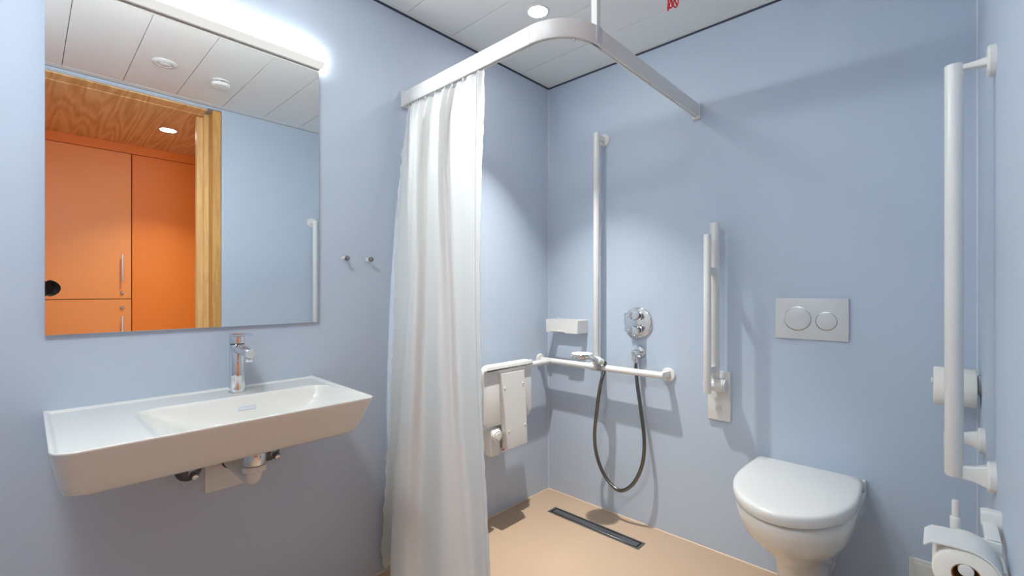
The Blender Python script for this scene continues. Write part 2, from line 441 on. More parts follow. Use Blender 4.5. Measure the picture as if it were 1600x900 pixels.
# waste trap below the basin
wt = thing('waste_trap', 'chrome and white waste trap with a wall cover plate below the washbasin', 'drain', (0, -1.672, 0.55))
bm = B_(); box(bm, 0, 0.004, -1.745, -1.605, 0.532, 0.735, 0.001, 1); link('cover_plate', bm, 'plastic', wt)
bm = B_(); cyl(bm, (0.235, TY, 0.748), (0.235, TY, 0.7415), 0.040, 32); link('flange', bm, 'black', wt)
bm = B_(); lathe(bm, [(0.030, 0.741), (0.030, 0.715), (0.0305, 0.714), (0.0305, 0.670), (0.028, 0.666)], (0.235, TY, 0), seg=32); link('chrome_cup', bm, 'chrome', wt)
bm = B_(); lathe(bm, [(0.0285, 0.6675), (0.032, 0.666), (0.032, 0.650), (0.029, 0.648), (0.024, 0.6475)], (0.235, TY, 0), seg=32); link('collar', bm, 'plastic', wt)
bm = B_(); tube(bm, corner_path([(0.235, TY, 0.656), (0.235, TY, 0.623), (0.0045, TY, 0.623)], 0.032, 10), 0.0225, 24); link('trap_bend', bm, 'plastic', wt)
bm = B_(); cyl(bm, (0.0042, TY, 0.623), (0.016, TY, 0.623), 0.026, 28, bev=0.002); link('seal_ring', bm, 'black', wt)
for yv, lab in ((-1.788, 'chrome angle valve with a dark reflection in its colour, on the shelf side of the waste trap'), (-1.556, 'chrome angle valve with a dark reflection in its colour, on the shower side of the waste trap')):
    v = thing('angle_valve', lab, 'valve', (0, yv, 0.615), 'angle valves under the washbasin')
    bm = B_(); lathe(bm, [(0.036, 0), (0.036, 0.004), (0.033, 0.012), (0.024, 0.021), (0.012, 0.026)], (0, yv, 0.622), (1, 0, 0), 28); link('escutcheon', bm, 'steeldark', v)  # chrome escutcheon, its dark reflection put into the colour
    bm = B_(); cyl(bm, (0.02, yv, 0.622), (0.062, yv, 0.622), 0.0105, 20, bev=0.001); cyl(bm, (0.045, yv, 0.622), (0.045, yv, 0.655), 0.009, 16); link('valve_body', bm, 'chrome', v)
    bm = B_(); cyl(bm, (0.045, yv, 0.655), (0.045, yv, 0.745), 0.0052, 12); link('supply_pipe', bm, 'chrome', v)
    bm = B_(); lathe(bm, [(0.009, 0), (0.0115, 0.003), (0.0115, 0.016), (0.010, 0.02)], (0.062, yv, 0.622), (1, 0, 0), 12); h = link('handle', bm, 'steeldark', v)
    bm = B_(); cyl(bm, (0.0825, yv, 0.622), (0.090, yv, 0.620), 0.0085, 16, bev=0.002); link('handle_cap', bm, 'chrome', h)

# wall hooks
for y, z, lab in ((-1.281, 1.303, 'small round chrome wall hook nearer the mirror'), (-1.180, 1.303, 'small round chrome wall hook nearer the shower curtain')):
    h = thing('wall_hook', lab, 'hook', (0, y, z), 'chrome wall hooks')
    bm = B_(); lathe(bm, [(0.0085, 0), (0.0085, 0.003), (0.0048, 0.004), (0.0048, 0.024)], (0, y, z), (1, 0, 0), 20); link('stem', bm, 'white', h)
    bm = B_(); lathe(bm, [(0.005, 0.022), (0.0095, 0.025), (0.0105, 0.031), (0.0085, 0.036), (0.003, 0.038)], (0, y, z), (1, 0, 0), 20); link('knob', bm, 'steel', h)

# ------------------------------------------------------------------ curtain rail and curtain
RZ0, RZ1, RHW = 1.980, 2.037, 0.0125
cr = thing('curtain_rail', 'white corner shower curtain rail hung from the ceiling by a rod', 'rail', (0.0, -1.003, 1.98))
def rail_sweep(bm, pts):
    rs = []
    P = [Vector((a, b, 0)) for a, b in pts]
    for i in range(len(P)):
        d = (P[min(i + 1, len(P) - 1)] - P[max(i - 1, 0)]).normalized(); n = Vector((-d.y, d.x, 0))
        prof = [(-RHW, RZ0 + 0.006), (-RHW, RZ1 - 0.001), (-RHW + 0.001, RZ1), (RHW - 0.001, RZ1), (RHW, RZ1 - 0.001), (RHW, RZ0 + 0.006), (RHW - 0.004, RZ0), (0.004, RZ0), (0.004, RZ0 + 0.004), (-0.004, RZ0 + 0.004), (-0.004, RZ0), (-RHW + 0.004, RZ0)]
        rs.append([P[i] + n * a + Vector((0, 0, z)) for a, z in prof])
    return rings(bm, rs)
YRAIL, XRAIL, RR = -1.003, 0.881, 0.15
bm = B_(); rail_sweep(bm, [(0.012, YRAIL), (XRAIL - RR - 0.0008, YRAIL)]); link('rail_front', bm, 'white', cr)
bm = B_(); rail_sweep(bm, [(XRAIL - RR, YRAIL)] + [(XRAIL - RR + RR * math.sin(t), YRAIL + RR - RR * math.cos(t)) for t in [PI / 2 * k / 20 for k in range(21)]] + [(XRAIL, YRAIL + RR + 0.002)]); link('rail_bend', bm, 'white', cr)
bm = B_(); rail_sweep(bm, [(XRAIL, YRAIL + RR + 0.0028), (XRAIL, -0.010)]); link('rail_side', bm, 'white', cr)
bm = B_(); box(bm, 0.0, 0.014, YRAIL - 0.018, YRAIL + 0.018, RZ0 - 0.008, RZ1 + 0.004, 0.002); link('end_bracket', bm, 'white', cr)
bm = B_(); box(bm, XRAIL - 0.018, XRAIL + 0.018, -0.014, 0.0, RZ0 - 0.010, RZ1 + 0.004, 0.002); link('end_bracket', bm, 'white', cr)
bm = B_(); box(bm, XRAIL - 0.011, XRAIL + 0.011, YRAIL + RR - 0.012, YRAIL + RR + 0.010, RZ1, ZC - 0.002, 0.001, 1); link('hanger_rod', bm, 'white', cr)
bm = B_(); box(bm, XRAIL - 0.0145, XRAIL + 0.0145, YRAIL + RR - 0.018, YRAIL + RR + 0.016, RZ0 + 0.004, RZ1 + 0.001, 0.001, 1); link('joint_sleeve', bm, 'silver', cr)
for (a, b) in ((XRAIL - 0.03, YRAIL + RR * .45), (XRAIL, YRAIL + RR + 0.03)):
    bm = B_(); cyl(bm, (a, b, RZ0 - 0.006), (a, b, RZ0 + 0.003), 0.005, 12, bev=0.001); link('glider', bm, 'plastic', cr)

zrow = [1.974, 1.85, 1.6, 1.2, 0.8, 0.4, 0.1, 0.02]
CT = [
    [(0.033,-0.999), (0.022,-1.020), (0.022,-1.046), (0.022,-1.069), (0.022,-1.083), (0.022,-1.107), (0.022,-1.128), (0.022,-1.113)],
    [(0.051,-0.995), (0.049,-1.000), (0.054,-1.010), (0.074,-1.020), (0.070,-1.030), (0.027,-1.040), (0.014,-1.050), (0.010,-1.050)],
    [(0.080,-1.005), (0.113,-1.050), (0.154,-1.090), (0.191,-1.115), (0.170,-1.130), (0.147,-1.150), (0.148,-1.165), (0.152,-1.170)],
    [(0.128,-1.000), (0.183,-1.055), (0.218,-1.095), (0.257,-1.122), (0.261,-1.145), (0.253,-1.165), (0.260,-1.178), (0.262,-1.182)],
    [(0.190,-0.994), (0.192,-1.015), (0.227,-1.050), (0.265,-1.075), (0.276,-1.095), (0.288,-1.115), (0.304,-1.130), (0.304,-1.130)],
    [(0.256,-1.000), (0.290,-1.045), (0.334,-1.085), (0.375,-1.108), (0.408,-1.130), (0.441,-1.150), (0.460,-1.160), (0.467,-1.165)],
    [(0.310,-0.998), (0.306,-1.020), (0.336,-1.050), (0.402,-1.082), (0.448,-1.105), (0.503,-1.125), (0.535,-1.135), (0.547,-1.140)],
    [(0.354,-0.996), (0.320,-1.000), (0.355,-1.035), (0.419,-1.060), (0.467,-1.080), (0.535,-1.095), (0.572,-1.105), (0.587,-1.110)],
    [(0.445,-1.006), (0.451,-1.030), (0.481,-1.062), (0.520,-1.085), (0.554,-1.100), (0.608,-1.115), (0.636,-1.122), (0.648,-1.125)],
    [(0.506,-1.002), (0.531,-1.025), (0.566,-1.070), (0.590,-1.100), (0.614,-1.115), (0.658,-1.128), (0.685,-1.135), (0.701,-1.140)],
]
cu = thing('shower_curtain', 'white cloth shower curtain drawn to the wall, hanging in long folds', 'curtain', (0.3, -1.05, 0.02))
NR = 110
def zcol(col):
    out = []
    for k in range(NR + 1):
        z = 1.974 + (0.02 - 1.974) * (k / NR)
        for i in range(len(zrow) - 1):
            if zrow[i] >= z >= zrow[i + 1] - 1e-9: break
        t = (zrow[i] - z) / (zrow[i] - zrow[i + 1])
        p0, p1, p2, p3 = [Vector(col[min(max(q, 0), 7)]) for q in (i - 1, i, i + 1, i + 2)]
        h0, h1 = zrow[i] - zrow[max(i - 1, 0)], zrow[i + 1] - zrow[min(i + 2, 7)]
        s = (zrow[i] - zrow[i + 1])
        m1 = (p2 - p0) / (zrow[max(i - 1, 0)] - zrow[i + 1]) * s
        m2 = (p3 - p1) / (zrow[i] - zrow[min(i + 2, 7)]) * s
        t2, t3 = t * t, t * t * t
        q = p1 * (2 * t3 - 3 * t2 + 1) + m1 * (t3 - 2 * t2 + t) + p2 * (-2 * t3 + 3 * t2) + m2 * (t3 - t2)
        out.append(Vector((q.x, q.y, z)))
    return out
cols = [zcol(c) for c in CT]
SUB = 14
grid = []
for k in range(NR + 1):
    row = spline([c[k] for c in cols], SUB); n = len(row); dz = 1.974 - row[0].z
    for i, pnt in enumerate(row):
        u = i / (n - 1)
        a = 0.011 * math.exp(-dz / 0.16) + 0.0012 * math.exp(-dz / 0.7)
        if dz < 0.01: a *= 0.6
        pnt.y += a * math.sin(2 * PI * (13 * u + 0.6 * math.sin(5 * u))) * ss(0, 0.06, u) * ss(0, 0.05, 1 - u)
        pnt.y += 0.0020 * math.sin(2 * PI * (21 * u + dz * 1.3)) * math.exp(-dz / 0.5)
        # puckered hems on both free edges
        e = max(0, 1 - (1 - u) / 0.045); e2 = max(0, 1 - u / 0.03)
        pk = math.sin(dz * 61 + 2 * math.sin(dz * 23)) + 0.5 * math.sin(dz * 113)
        pnt.y += (e + e2 * 1.6) * 0.0016 * pk; pnt.x += (e2 * 0.0022) * pk
        pnt.y -= 0.0022 * math.exp(-((pnt.z - 1.0 - 0.01 * math.sin(9 * u)) / 0.007) ** 2) * ss(0.55, 0.9, u)
        pnt.x = max(pnt.x, 0.006)
    grid.append(row)
bm = B_()
V = [[bm.verts.new(p) for p in r] for r in grid]; n = len(V[0]); CW = 7
for k in range(NR):
    for i in range(n - 1 - 0): bm.faces.new((V[k][i], V[k][i + 1], V[k + 1][i + 1], V[k + 1][i]))
o = link('cloth', bm, 'cloth', cu, smooth=180, sharp=False)
sm = o.modifiers.new('thickness', 'SOLIDIFY'); sm.thickness = 0.0008
for (i0, sgn) in ((n - 1 - CW, 1), (3, 1)):      # stitched seams of the side hems
    bm = B_(); tube(bm, [Vector(grid[k][i0]) + Vector((0.0, -0.0012, 0)) for k in range(0, NR + 1)], 0.0011, 5); link('hem_seam', bm, 'cloth', cu)
for k in range(9):
    i = int(round((k + 0.4) / 9 * (n - 1)))
    x = grid[0][i].x
    bm = B_(); box(bm, x - 0.003, x + 0.003, YRAIL - 0.0025, YRAIL + 0.0025, 1.968, RZ0 + 0.003, 0.0008, 1); link('curtain_glider', bm, 'plastic', cu)

# ------------------------------------------------------------------ ceiling fittings
def downlight(name, label, x, y, z, r, em, watt, col, spread=76, lsize=0.032):
    t = thing(name, label, 'downlight', (x, y, z))
    bm = B_(); lathe(bm, [(r + 0.011, 0), (r + 0.011, -0.0015), (r + 0.008, -0.003), (r + 0.001, -0.002), (r, -0.0005)], (x, y, z), seg=48); link('trim_ring', bm, 'white', t)
    bm = B_(); lathe(bm, [(r, -0.0012), (r - 0.002, -0.0028), (r * 0.5, -0.0032)], (x, y, z), seg=48); link('diffuser', bm, em, t)
    L = bpy.data.lights.new('downlight_beam', 'AREA'); L.shape = 'DISK'; L.size = lsize; L.spread = math.radians(spread)
    L.energy = watt; L.color = col
    lo = bpy.data.objects.new('downlight_beam', L); COL.objects.link(lo); lo.parent = t; lo.location = (0, 0, -0.0045)
downlight('ceiling_downlight', 'glowing round downlight in the white plank ceiling above the shower', 0.435, -0.618, ZC, 0.040, 'down', DOWN_WATT, (1.0, 0.985, 0.955))
downlight('added_fill_lamp', 'unseen wide round fill lamp added to the ceiling by the doorway', 0.95, -2.30, ZC, 0.15, 'filldown', FILL_WATT, (0.87, 0.95, 1.0), 170, 0.29)  # lamp added for soft neutral fill, no such fitting is known
downlight('corridor_downlight', 'unseen second downlight added to the wooden corridor ceiling for fill', 2.437, -3.05, 2.352, 0.048, 'halldown', HALL_WATT * 0.6, (0.96, 0.99, 1.0), 95)  # added out of view to strengthen the corridor light
downlight('corridor_downlight', 'glowing round downlight in the wooden corridor ceiling seen in the mirror', 2.437, -1.418, 2.352, 0.048, 'halldown', HALL_WATT, (0.96, 0.99, 1.0), 95)

vn = thing('ceiling_vent', 'round white air vent in the ceiling seen in the mirror', 'vent', (1.312, -1.628, ZC))
bm = B_(); lathe(bm, [(0.056, 0), (0.056, -0.002), (0.050, -0.008), (0.036, -0.010), (0.033, -0.006), (0.033, -0.002)], (1.312, -1.628, ZC), seg=40); link('vent_ring', bm, 'plastic', vn)
bm = B_(); lathe(bm, [(0.026, -0.001), (0.026, -0.010), (0.020, -0.013), (0.0, -0.0135)], (1.312, -1.628, ZC), seg=36); link('valve_disc', bm, 'plastic', vn)
sd = thing('smoke_detector', 'round white smoke detector on the ceiling seen in the mirror', 'detector', (1.342, -1.362, ZC))
bm = B_(); lathe(bm, [(0.046, 0), (0.046, -0.007), (0.040, -0.009)], (1.342, -1.362, ZC), seg=36); link('base', bm, 'plastic', sd)
bm = B_(); lathe(bm, [(0.036, -0.008), (0.036, -0.014)], (1.342, -1.362, ZC), seg=36); link('sensor_slot', bm, 'gapdark', sd)
bm = B_(); lathe(bm, [(0.040, -0.014), (0.047, -0.016), (0.047, -0.026), (0.042, -0.032), (0.02, -0.034), (0, -0.034)], (1.342, -1.362, ZC), seg=36); link('cover', bm, 'plastic', sd)
for k in range(4):
    a = k * PI / 2 + 0.4; bm = B_(); cyl(bm, (1.342 + 0.041 * math.cos(a), -1.362 + 0.041 * math.sin(a), ZC - 0.015), (1.342 + 0.041 * math.cos(a), -1.362 + 0.041 * math.sin(a), ZC - 0.008), 0.003, 8); link('spacer', bm, 'plastic', sd)

pc = thing('pull_cord', 'red emergency pull cord coiled up below the ceiling', 'cord', (0.985, -0.50, ZC))
bm = B_(); lathe(bm, [(0.022, 0), (0.022, -0.012), (0.014, -0.022), (0.004, -0.028)], (0.985, -0.50, ZC), seg=24); link('ceiling_rose', bm, 'plastic', pc)
bm = B_(); cyl(bm, (0.985, -0.50, ZC - 0.027), (0.985, -0.50, 2.290), 0.0018, 8); link('cord', bm, 'red', pc)
for k in range(5):
    bm = B_(); cx = 0.985 + (k - 2) * 0.0046; tl = 0.38 * (k - 2) / 2; hh = 0.046 - 0.003 * ((k * 2) % 5)
    pts = []
    for j in range(28):
        a = 2 * PI * j / 28
        pts.append((cx - tl * 0.020 * math.sin(a) + 0.0085 * math.cos(a), -0.50 + 0.008 * math.cos(a) * (1 if k % 2 else -1) + (k - 2) * 0.002, 2.262 + hh * math.sin(a)))
    tube(bm, pts, 0.0024, 8, close=True); link('cord_loop', bm, 'red', pc)
bm = B_(); tube(bm, [(0.985 + 0.017 * math.cos(a), -0.50 + 0.014 * math.sin(a), 2.285 + 0.006 * a / PI) for a in [2 * PI * j / 10 for j in range(31)]], 0.0022, 8); link('cord_wrap', bm, 'red', pc)
bm = B_(); tube(bm, [(1.008 + 0.008 * math.cos(a), -0.497, 2.255 + 0.033 * math.sin(a)) for a in [2 * PI * j / 20 for j in range(20)]], 0.0018, 8, close=True); link('pull_ring', bm, 'plastic', pc)

# ------------------------------------------------------------------ shower: grab bars, shower set
TR = 0.0165
gb = thing('corner_grab_rail', 'white corner grab rail running round the shower walls', 'grab rail', (0.08, -0.08, 0.777))
bm = B_(); cyl(bm, (0.012, -0.08, 0.777), (0.744 + 0.012, -0.08, 0.777), TR, 24, bev=0.003); link('back_bar', bm, 'white', gb)
bm = B_(); cyl(bm, (0.08, -0.085, 0.777), (0.08, -0.90, 0.777), TR, 24, bev=0.003); link('side_bar', bm, 'white', gb)
bm = B_(); lathe(bm, [(0.034, 0), (0.034, 0.008), (0.031, 0.011), (0.02, 0.0115)], (0, -0.08, 0.777), (1, 0, 0), 32); link('wall_flange', bm, 'white', gb)
bm = B_(); lathe(bm, [(0.034, 0), (0.034, 0.008), (0.031, 0.011), (0.02, 0.0115)], (0.744, 0, 0.770), (0, -1, 0), 32); fl = link('wall_flange', bm, 'white', gb)
bm = B_(); box(bm, 0.730, 0.757, -0.085, -0.010, 0.762, 0.792, 0.005); link('flange_arm', bm, 'white', fl)
bm = B_(); lathe(bm, [(0.034, 0), (0.034, 0.008), (0.031, 0.011), (0.02, 0.0115)], (0, -0.86, 0.777), (1, 0, 0), 32); fl = link('wall_flange', bm, 'white', gb)
bm = B_(); box(bm, 0.010, 0.085, -0.873, -0.847, 0.762, 0.792, 0.005); link('flange_arm', bm, 'white', fl)

vb = thing('shower_rail', 'tall vertical white grab bar carrying the shower head', 'grab rail', (0.386, -0.08, 0.795))
bm = B_(); cyl(bm, (0.386, -0.08, 0.796), (0.386, -0.08, 2.006), TR, 24, bev=0.002); link('bar', bm, 'white', vb)
bm = B_(); lathe(bm, [(0.034, 0), (0.034, 0.008), (0.031, 0.011), (0.02, 0.0115)], (0.386, 0, 1.985), (0, -1, 0), 32); fl = link('wall_flange', bm, 'white', vb)
bm = B_(); box(bm, 0.376, 0.396, -0.082, -0.010, 1.972, 2.000, 0.005); link('flange_arm', bm, 'white', fl)
bm = B_(); lathe(bm, [(0.0195, 0.797), (0.0215, 0.80), (0.0215, 0.828), (0.019, 0.832)], (0.386, -0.08, 0), seg=28); link('foot_sleeve', bm, 'white', vb)
bm = B_(); cyl(bm, (0.350, -0.08, 0.777), (0.398, -0.08, 0.777), 0.0205, 28, bev=0.002); link('clamp_sleeve', bm, 'white', vb)
bm = B_(); cyl(bm, (0.399, -0.08, 0.777), (0.425, -0.08, 0.777), 0.0185, 28, bev=0.001); link('clamp_ring', bm, 'grey', vb)
bm = B_(); cyl(bm, (0.386, -0.10, 0.815), (0.425, -0.118, 0.812), 0.014, 20, bev=0.002); link('holder_arm', bm, 'white', vb)
HD = Vector((0.436, -0.128, 0.818)); HA = Vector((0.426, -0.272, 0.862)); dirh = (HA - HD).normalized()
bm = B_(); cyl(bm, HD - dirh * 0.022, HD + dirh * 0.022, 0.0150, 24, 0.0185, bev=0.002); link('holder_cone', bm, 'white', vb)

sh = thing('hand_shower', 'chrome hand shower with a round flat head on the vertical bar', 'shower head', tuple(HA))
bm = B_(); lathe(bm, [(0.045, -0.0125), (0.052, -0.0115), (0.0535, -0.009), (0.0535, 0.007), (0.052, 0.0085)], (HA.x, HA.y, HA.z), (0, 0, 1), 44); link('head_rim', bm, 'chrome', sh)
bm = B_(); lathe(bm, [(0.052, 0.008), (0.050, 0.0105), (0.046, 0.0115), (0.0, 0.012)], (HA.x, HA.y, HA.z), (0, 0, 1), 44); link('head_top', bm, 'plastic', sh)
bm = B_(); lathe(bm, [(0.048, -0.0125), (0.046, -0.0145), (0.0, -0.015)], (HA.x, HA.y, HA.z), (0, 0, 1), 40); link('spray_face', bm, 'grey', sh)
pts = [HA + Vector((0, 0.046, -0.002)), HA + Vector((0.001, 0.065, -0.010)), HD + dirh * 0.05, HD + dirh * 0.0, HD - dirh * 0.026]
bm = B_(); tube(bm, spline(pts, 6), [0.0125] * 6 + [0.0128] * 6 + [0.0122] * 6 + [0.0118] * 7, 20); link('handle', bm, 'chrome', sh)

hs = thing('shower_hose', 'dark metal shower hose hanging in a long loop below the grab rail', 'hose', (0.5, -0.08, 0.16))
hend = HD - dirh * 0.03
hp = [hend, hend + Vector((0.001, 0.022, -0.022)), (0.432, -0.112, 0.70), (0.402, -0.100, 0.56), (0.378, -0.085, 0.42), (0.385, -0.075, 0.31), (0.432, -0.072, 0.215), (0.515, -0.075, 0.166), (0.590, -0.075, 0.215), (0.640, -0.072, 0.32), (0.652, -0.070, 0.44), (0.635, -0.068, 0.58), (0.610, -0.062, 0.72), (0.598, -0.054, 0.80), (0.594, -0.052, 0.826)]
bm = B_(); tube(bm, spline(hp, 10), 0.0092, 14); link('hose', bm, 'hose', hs)
bm = B_(); cyl(bm, hend + dirh * 0.006, hend - dirh * 0.018, 0.0105, 18, 0.009, bev=0.001); link('handle_nut', bm, 'black', hs)
bm = B_(); cyl(bm, (0.594, -0.052, 0.852), (0.594, -0.052, 0.80), 0.0118, 18, 0.0095, bev=0.001); link('outlet_nut', bm, 'chrome', hs)

ol = thing('hose_outlet', 'small round chrome hose outlet on the wall under the shower mixer', 'shower outlet', (0.594, 0, 0.868))
bm = B_(); lathe(bm, [(0.029, 0), (0.029, 0.006), (0.027, 0.009), (0.018, 0.011), (0.015, 0.012)], (0.594, 0, 0.868), (0, -1, 0), 32); link('rosette', bm, 'chrome', ol)
bm = B_(); cyl(bm, (0.594, -0.010, 0.868), (0.594, -0.066, 0.868), 0.0145, 24, bev=0.002); cyl(bm, (0.594, -0.052, 0.868), (0.594, -0.052, 0.850), 0.0125, 20); link('elbow', bm, 'chrome', ol)

mx = thing('shower_mixer', 'round chrome shower mixer plate with two lever knobs on the back wall', 'shower mixer', (0.584, 0, 1.016))
bm = B_(); lathe(bm, [(0.078, 0), (0.078, 0.005), (0.075, 0.009), (0.070, 0.0105), (0.0, 0.011)], (0.584, 0, 1.016), (0, -1, 0), 56); link('cover_disc', bm, 'chrome', mx)
for dz_ in (0.037, -0.037):
    c = (0.588, -0.0115, 1.016 + dz_)
    bm = B_(); lathe(bm, [(0.0235, 0), (0.0235, 0.004), (0.019, 0.006), (0.0185, 0.022), (0.0225, 0.024), (0.0225, 0.052), (0.0205, 0.056), (0, 0.0565)], c, (0, -1, 0), 32); kn = link('knob', bm, 'chrome', mx)
    bm = B_(); lathe(bm, [(0.0192, 0.0065), (0.0192, 0.020)], c, (0, -1, 0), 28); link('knob_ring', bm, 'black', kn)
    bm = B_(); cyl(bm, (c[0] - 0.012, -0.050, c[2]), (c[0] - 0.050, -0.056, c[2] + 0.002), 0.0095, 18, bev=0.002); link('lever', bm, 'chrome', kn)

# soap shelf in the corner
sf = thing('shower_shelf', 'small white slotted shower shelf in the corner of the back wall', 'shelf', (0.17, 0, 0.943))
x0, x1, yd, z0, z1 = 0.062, 0.280, -0.100, 0.944, 1.016
bm = B_(); box(bm, x0, x1, -0.004, 0, z0, z1, 0.001, 1); link('back_panel', bm, 'plastic', sf)
bm = B_()
box(bm, x0, x0 + 0.004, yd, -0.0042, z0, z1, 0.001, 1); link('side_panel', bm, 'plastic', sf)
bm = B_(); box(bm, x1 - 0.004, x1, yd, -0.0042, z0, z1, 0.001, 1); link('side_panel', bm, 'plastic', sf)
bm = B_()
ol_ = [(x0 + 0.0045, z1), (x0 + 0.0045, z0), (x0 + 0.028, z0), (x0 + 0.028, z0 + 0.020), (x1 - 0.085, z0 + 0.020), (x1 - 0.085, z0), (x1 - 0.0045, z0), (x1 - 0.0045, z1)]
vsA = [bm.verts.new((a, yd, b)) for a, b in ol_]; vsB = [bm.verts.new((a, yd + 0.004, b)) for a, b in ol_]
bm.faces.new(vsA); bm.faces.new(vsB[::-1])
for i in range(8): bm.faces.new((vsA[i], vsA[(i + 1) % 8], vsB[(i + 1) % 8], vsB[i]))
link('front_panel', bm, 'plastic', sf, smooth=20)
bm = B_(); box(bm, x0 + 0.0045, x1 - 0.0045, -0.034, -0.0045, z0 + 0.001, z0 + 0.004)
box(bm, x0 + 0.0045, x1 - 0.0045, -0.080, -0.062, z0 + 0.001, z0 + 0.004)
box(bm, x0 + 0.0045, x0 + 0.03, -0.0619, -0.0341, z0 + 0.001, z0 + 0.004); box(bm, x1 - 0.03, x1 - 0.0045, -0.0619, -0.0341, z0 + 0.001, z0 + 0.004)
link('tray', bm, 'plastic', sf)

# folded shower seat
st = thing('shower_bench', 'white folding shower seat tipped up against the shower wall', 'shower seat', (0.0, -0.5, 0.41))
bm = B_(); prism(bm, rrect(-0.672, -0.327, 0.528, 0.822, [0.03, 0.045, 0.03, 0.045]), 'x', 0.122, 0.151, 0.006); seat = link('seat', bm, 'plastic', st)
bm = B_(); prism(bm, rrect(-0.668, -0.330, 0.796, 0.8215, [0.012, 0.024, 0.004, 0.004]), 'x', 0.1505, 0.163, 0.006); link('seat_lip', bm, 'plastic', seat)
bm = B_(); rs = []
for (z, ya, yb, xa, xb) in ((0.776, -0.570, -0.400, 0.151, 0.166), (0.62, -0.558, -0.400, 0.151, 0.176), (0.50, -0.552, -0.400, 0.151, 0.184), (0.418, -0.548, -0.402, 0.151, 0.188), (0.410, -0.545, -0.405, 0.152, 0.187)):
    rs.append([Vector((xa, ya, z)), Vector((xb - .003, ya, z)), Vector((xb, ya + .004, z)), Vector((xb, yb - .004, z)), Vector((xb - .003, yb, z)), Vector((xa, yb, z))])
rings(bm, rs); pl = link('bracket_plate', bm, 'plastic', st, smooth=35)
for (y, z, x) in ((-0.549, 0.706, 0.1705), (-0.418, 0.712, 0.1705), (-0.418, 0.505, 0.1835), (-0.535, 0.498, 0.1842)):
    bm = B_(); lathe(bm, [(0.0065, -0.002), (0.006, 0.0015), (0.003, 0.0028)], (x, y, z), (1, 0, 0), 14); link('screw_cap', bm, 'plastic', pl)
bm = B_(); box(bm, 0.0, 0.105, -0.665, -0.400, 0.398, 0.515, 0.006); link('wall_housing', bm, 'plastic', st)
bm = B_(); prism(bm, rrect(-0.622, -0.560, 0.386, 0.512, 0.010), 'x', 0.105, 0.150, 0.003); link('hinge_block', bm, 'plastic', st)
bm = B_(); lathe(bm, [(0.030, 0), (0.030, 0.012), (0.026, 0.016), (0, 0.017)], (0.150, -0.590, 0.482), (1, 0, 0), 28); lathe(bm, [(0.018, 0.0165), (0.017, 0.020), (0, 0.0205)], (0.150, -0.590, 0.482), (1, 0, 0), 24); link('hinge_knob', bm, 'plastic', st)
bm = B_(); box(bm, 0.105, 0.150, -0.545, -0.405, 0.392, 0.409, 0.002, 1); link('support_foot', bm, 'plastic', st)
bm = B_(); box(bm, 0.1503, 0.1512, -0.545, -0.49, 0.4, 0.406); link('red_mark', bm, 'redprint', st)

# floor drain channel
dr = thing('shower_drain', 'long brushed steel shower drain channel set in the floor', 'drain', (0.44, -0.19, 0.0))
dx0, dx1, dy0, dy1 = 0.177, 0.704, -0.229, -0.160
bm = B_()
for (a, b, c, d) in ((dx0, dx1, dy0, dy0 + 0.009), (dx0, dx1, dy1 - 0.009, dy1), (dx0, dx0 + 0.012, dy0 + 0.009, dy1 - 0.009), (dx1 - 0.012, dx1, dy0 + 0.009, dy1 - 0.009)): box(bm, a, b, c, d, 0.0, 0.0022)
link('channel_frame', bm, 'steel', dr)
bm = B_(); box(bm, dx0 + 0.012, dx1 - 0.012, dy0 + 0.009, dy1 - 0.009, 0.0, 0.0006); link('channel_gap', bm, 'black', dr)
bm = B_(); box(bm, dx0 + 0.020, dx1 - 0.020, dy0 + 0.016, dy1 - 0.016, 0.0006, 0.0024, 0.0008, 1); link('drain_cover', bm, 'steel', dr)

# ------------------------------------------------------------------ toilet corner
def tcx(): return 1.322
to = thing('toilet', 'white wall hung toilet with its lid closed under the flush plate', 'toilet', (tcx(), 0, 0.08))
def dshape(hw, yb, ys, yf, n=28, hwb=None, pw=2.0):
    """D outline: back at yb, straight sides to ys, round nose to yf"""
    hwb = hw if hwb is None else hwb
    out = [(tcx() - hwb, yb)]
    for k in range(1, 4): t = k / 4; out.append((tcx() - hwb - (hw - hwb) * math.sin(t * PI / 2), yb + (ys - yb) * t))
    for k in range(n + 1):
        a = PI - PI * k / n; c, s = math.cos(a), math.sin(a)
        out.append((tcx() + hw * math.copysign(abs(c) ** (2 / pw), c), ys + (yf - ys) * abs(s) ** (2 / pw)))
    for k in (3, 2, 1): t = k / 4; out.append((tcx() + hwb + (hw - hwb) * math.sin(t * PI / 2), yb + (ys - yb) * t))
    out.append((tcx() + hwb, yb))
    return out
bm = B_(); rs = []
for (z, hw, hwb, ys, yf) in ((0.432, 0.165, 0.165, -0.24, -0.510), (0.440, 0.172, 0.178, -0.24, -0.522), (0.437, 0.177, 0.183, -0.24, -0.528), (0.425, 0.179, 0.184, -0.24, -0.530), (0.405, 0.178, 0.184, -0.24, -0.526),
                        (0.390, 0.1755, 0.182, -0.235, -0.519), (0.375, 0.172, 0.180, -0.23, -0.510), (0.345, 0.164, 0.174, -0.22, -0.486), (0.315, 0.152, 0.164, -0.20, -0.452), (0.285, 0.136, 0.150, -0.18, -0.410),
                        (0.255, 0.118, 0.133, -0.16, -0.366), (0.225, 0.103, 0.116, -0.14, -0.326), (0.195, 0.092, 0.103, -0.12, -0.296), (0.16, 0.086, 0.094, -0.11, -0.272), (0.12, 0.083, 0.088, -0.10, -0.256), (0.085, 0.079, 0.084, -0.10, -0.244), (0.080, 0.070, 0.075, -0.09, -0.225)):
    rs.append([Vector((a, b, z)) for a, b in dshape(hw, 0.0, ys, yf, hwb=hwb)])
rings(bm, rs); link('bowl', bm, 'ceramic', to, smooth=60)
bm = B_(); rs = []
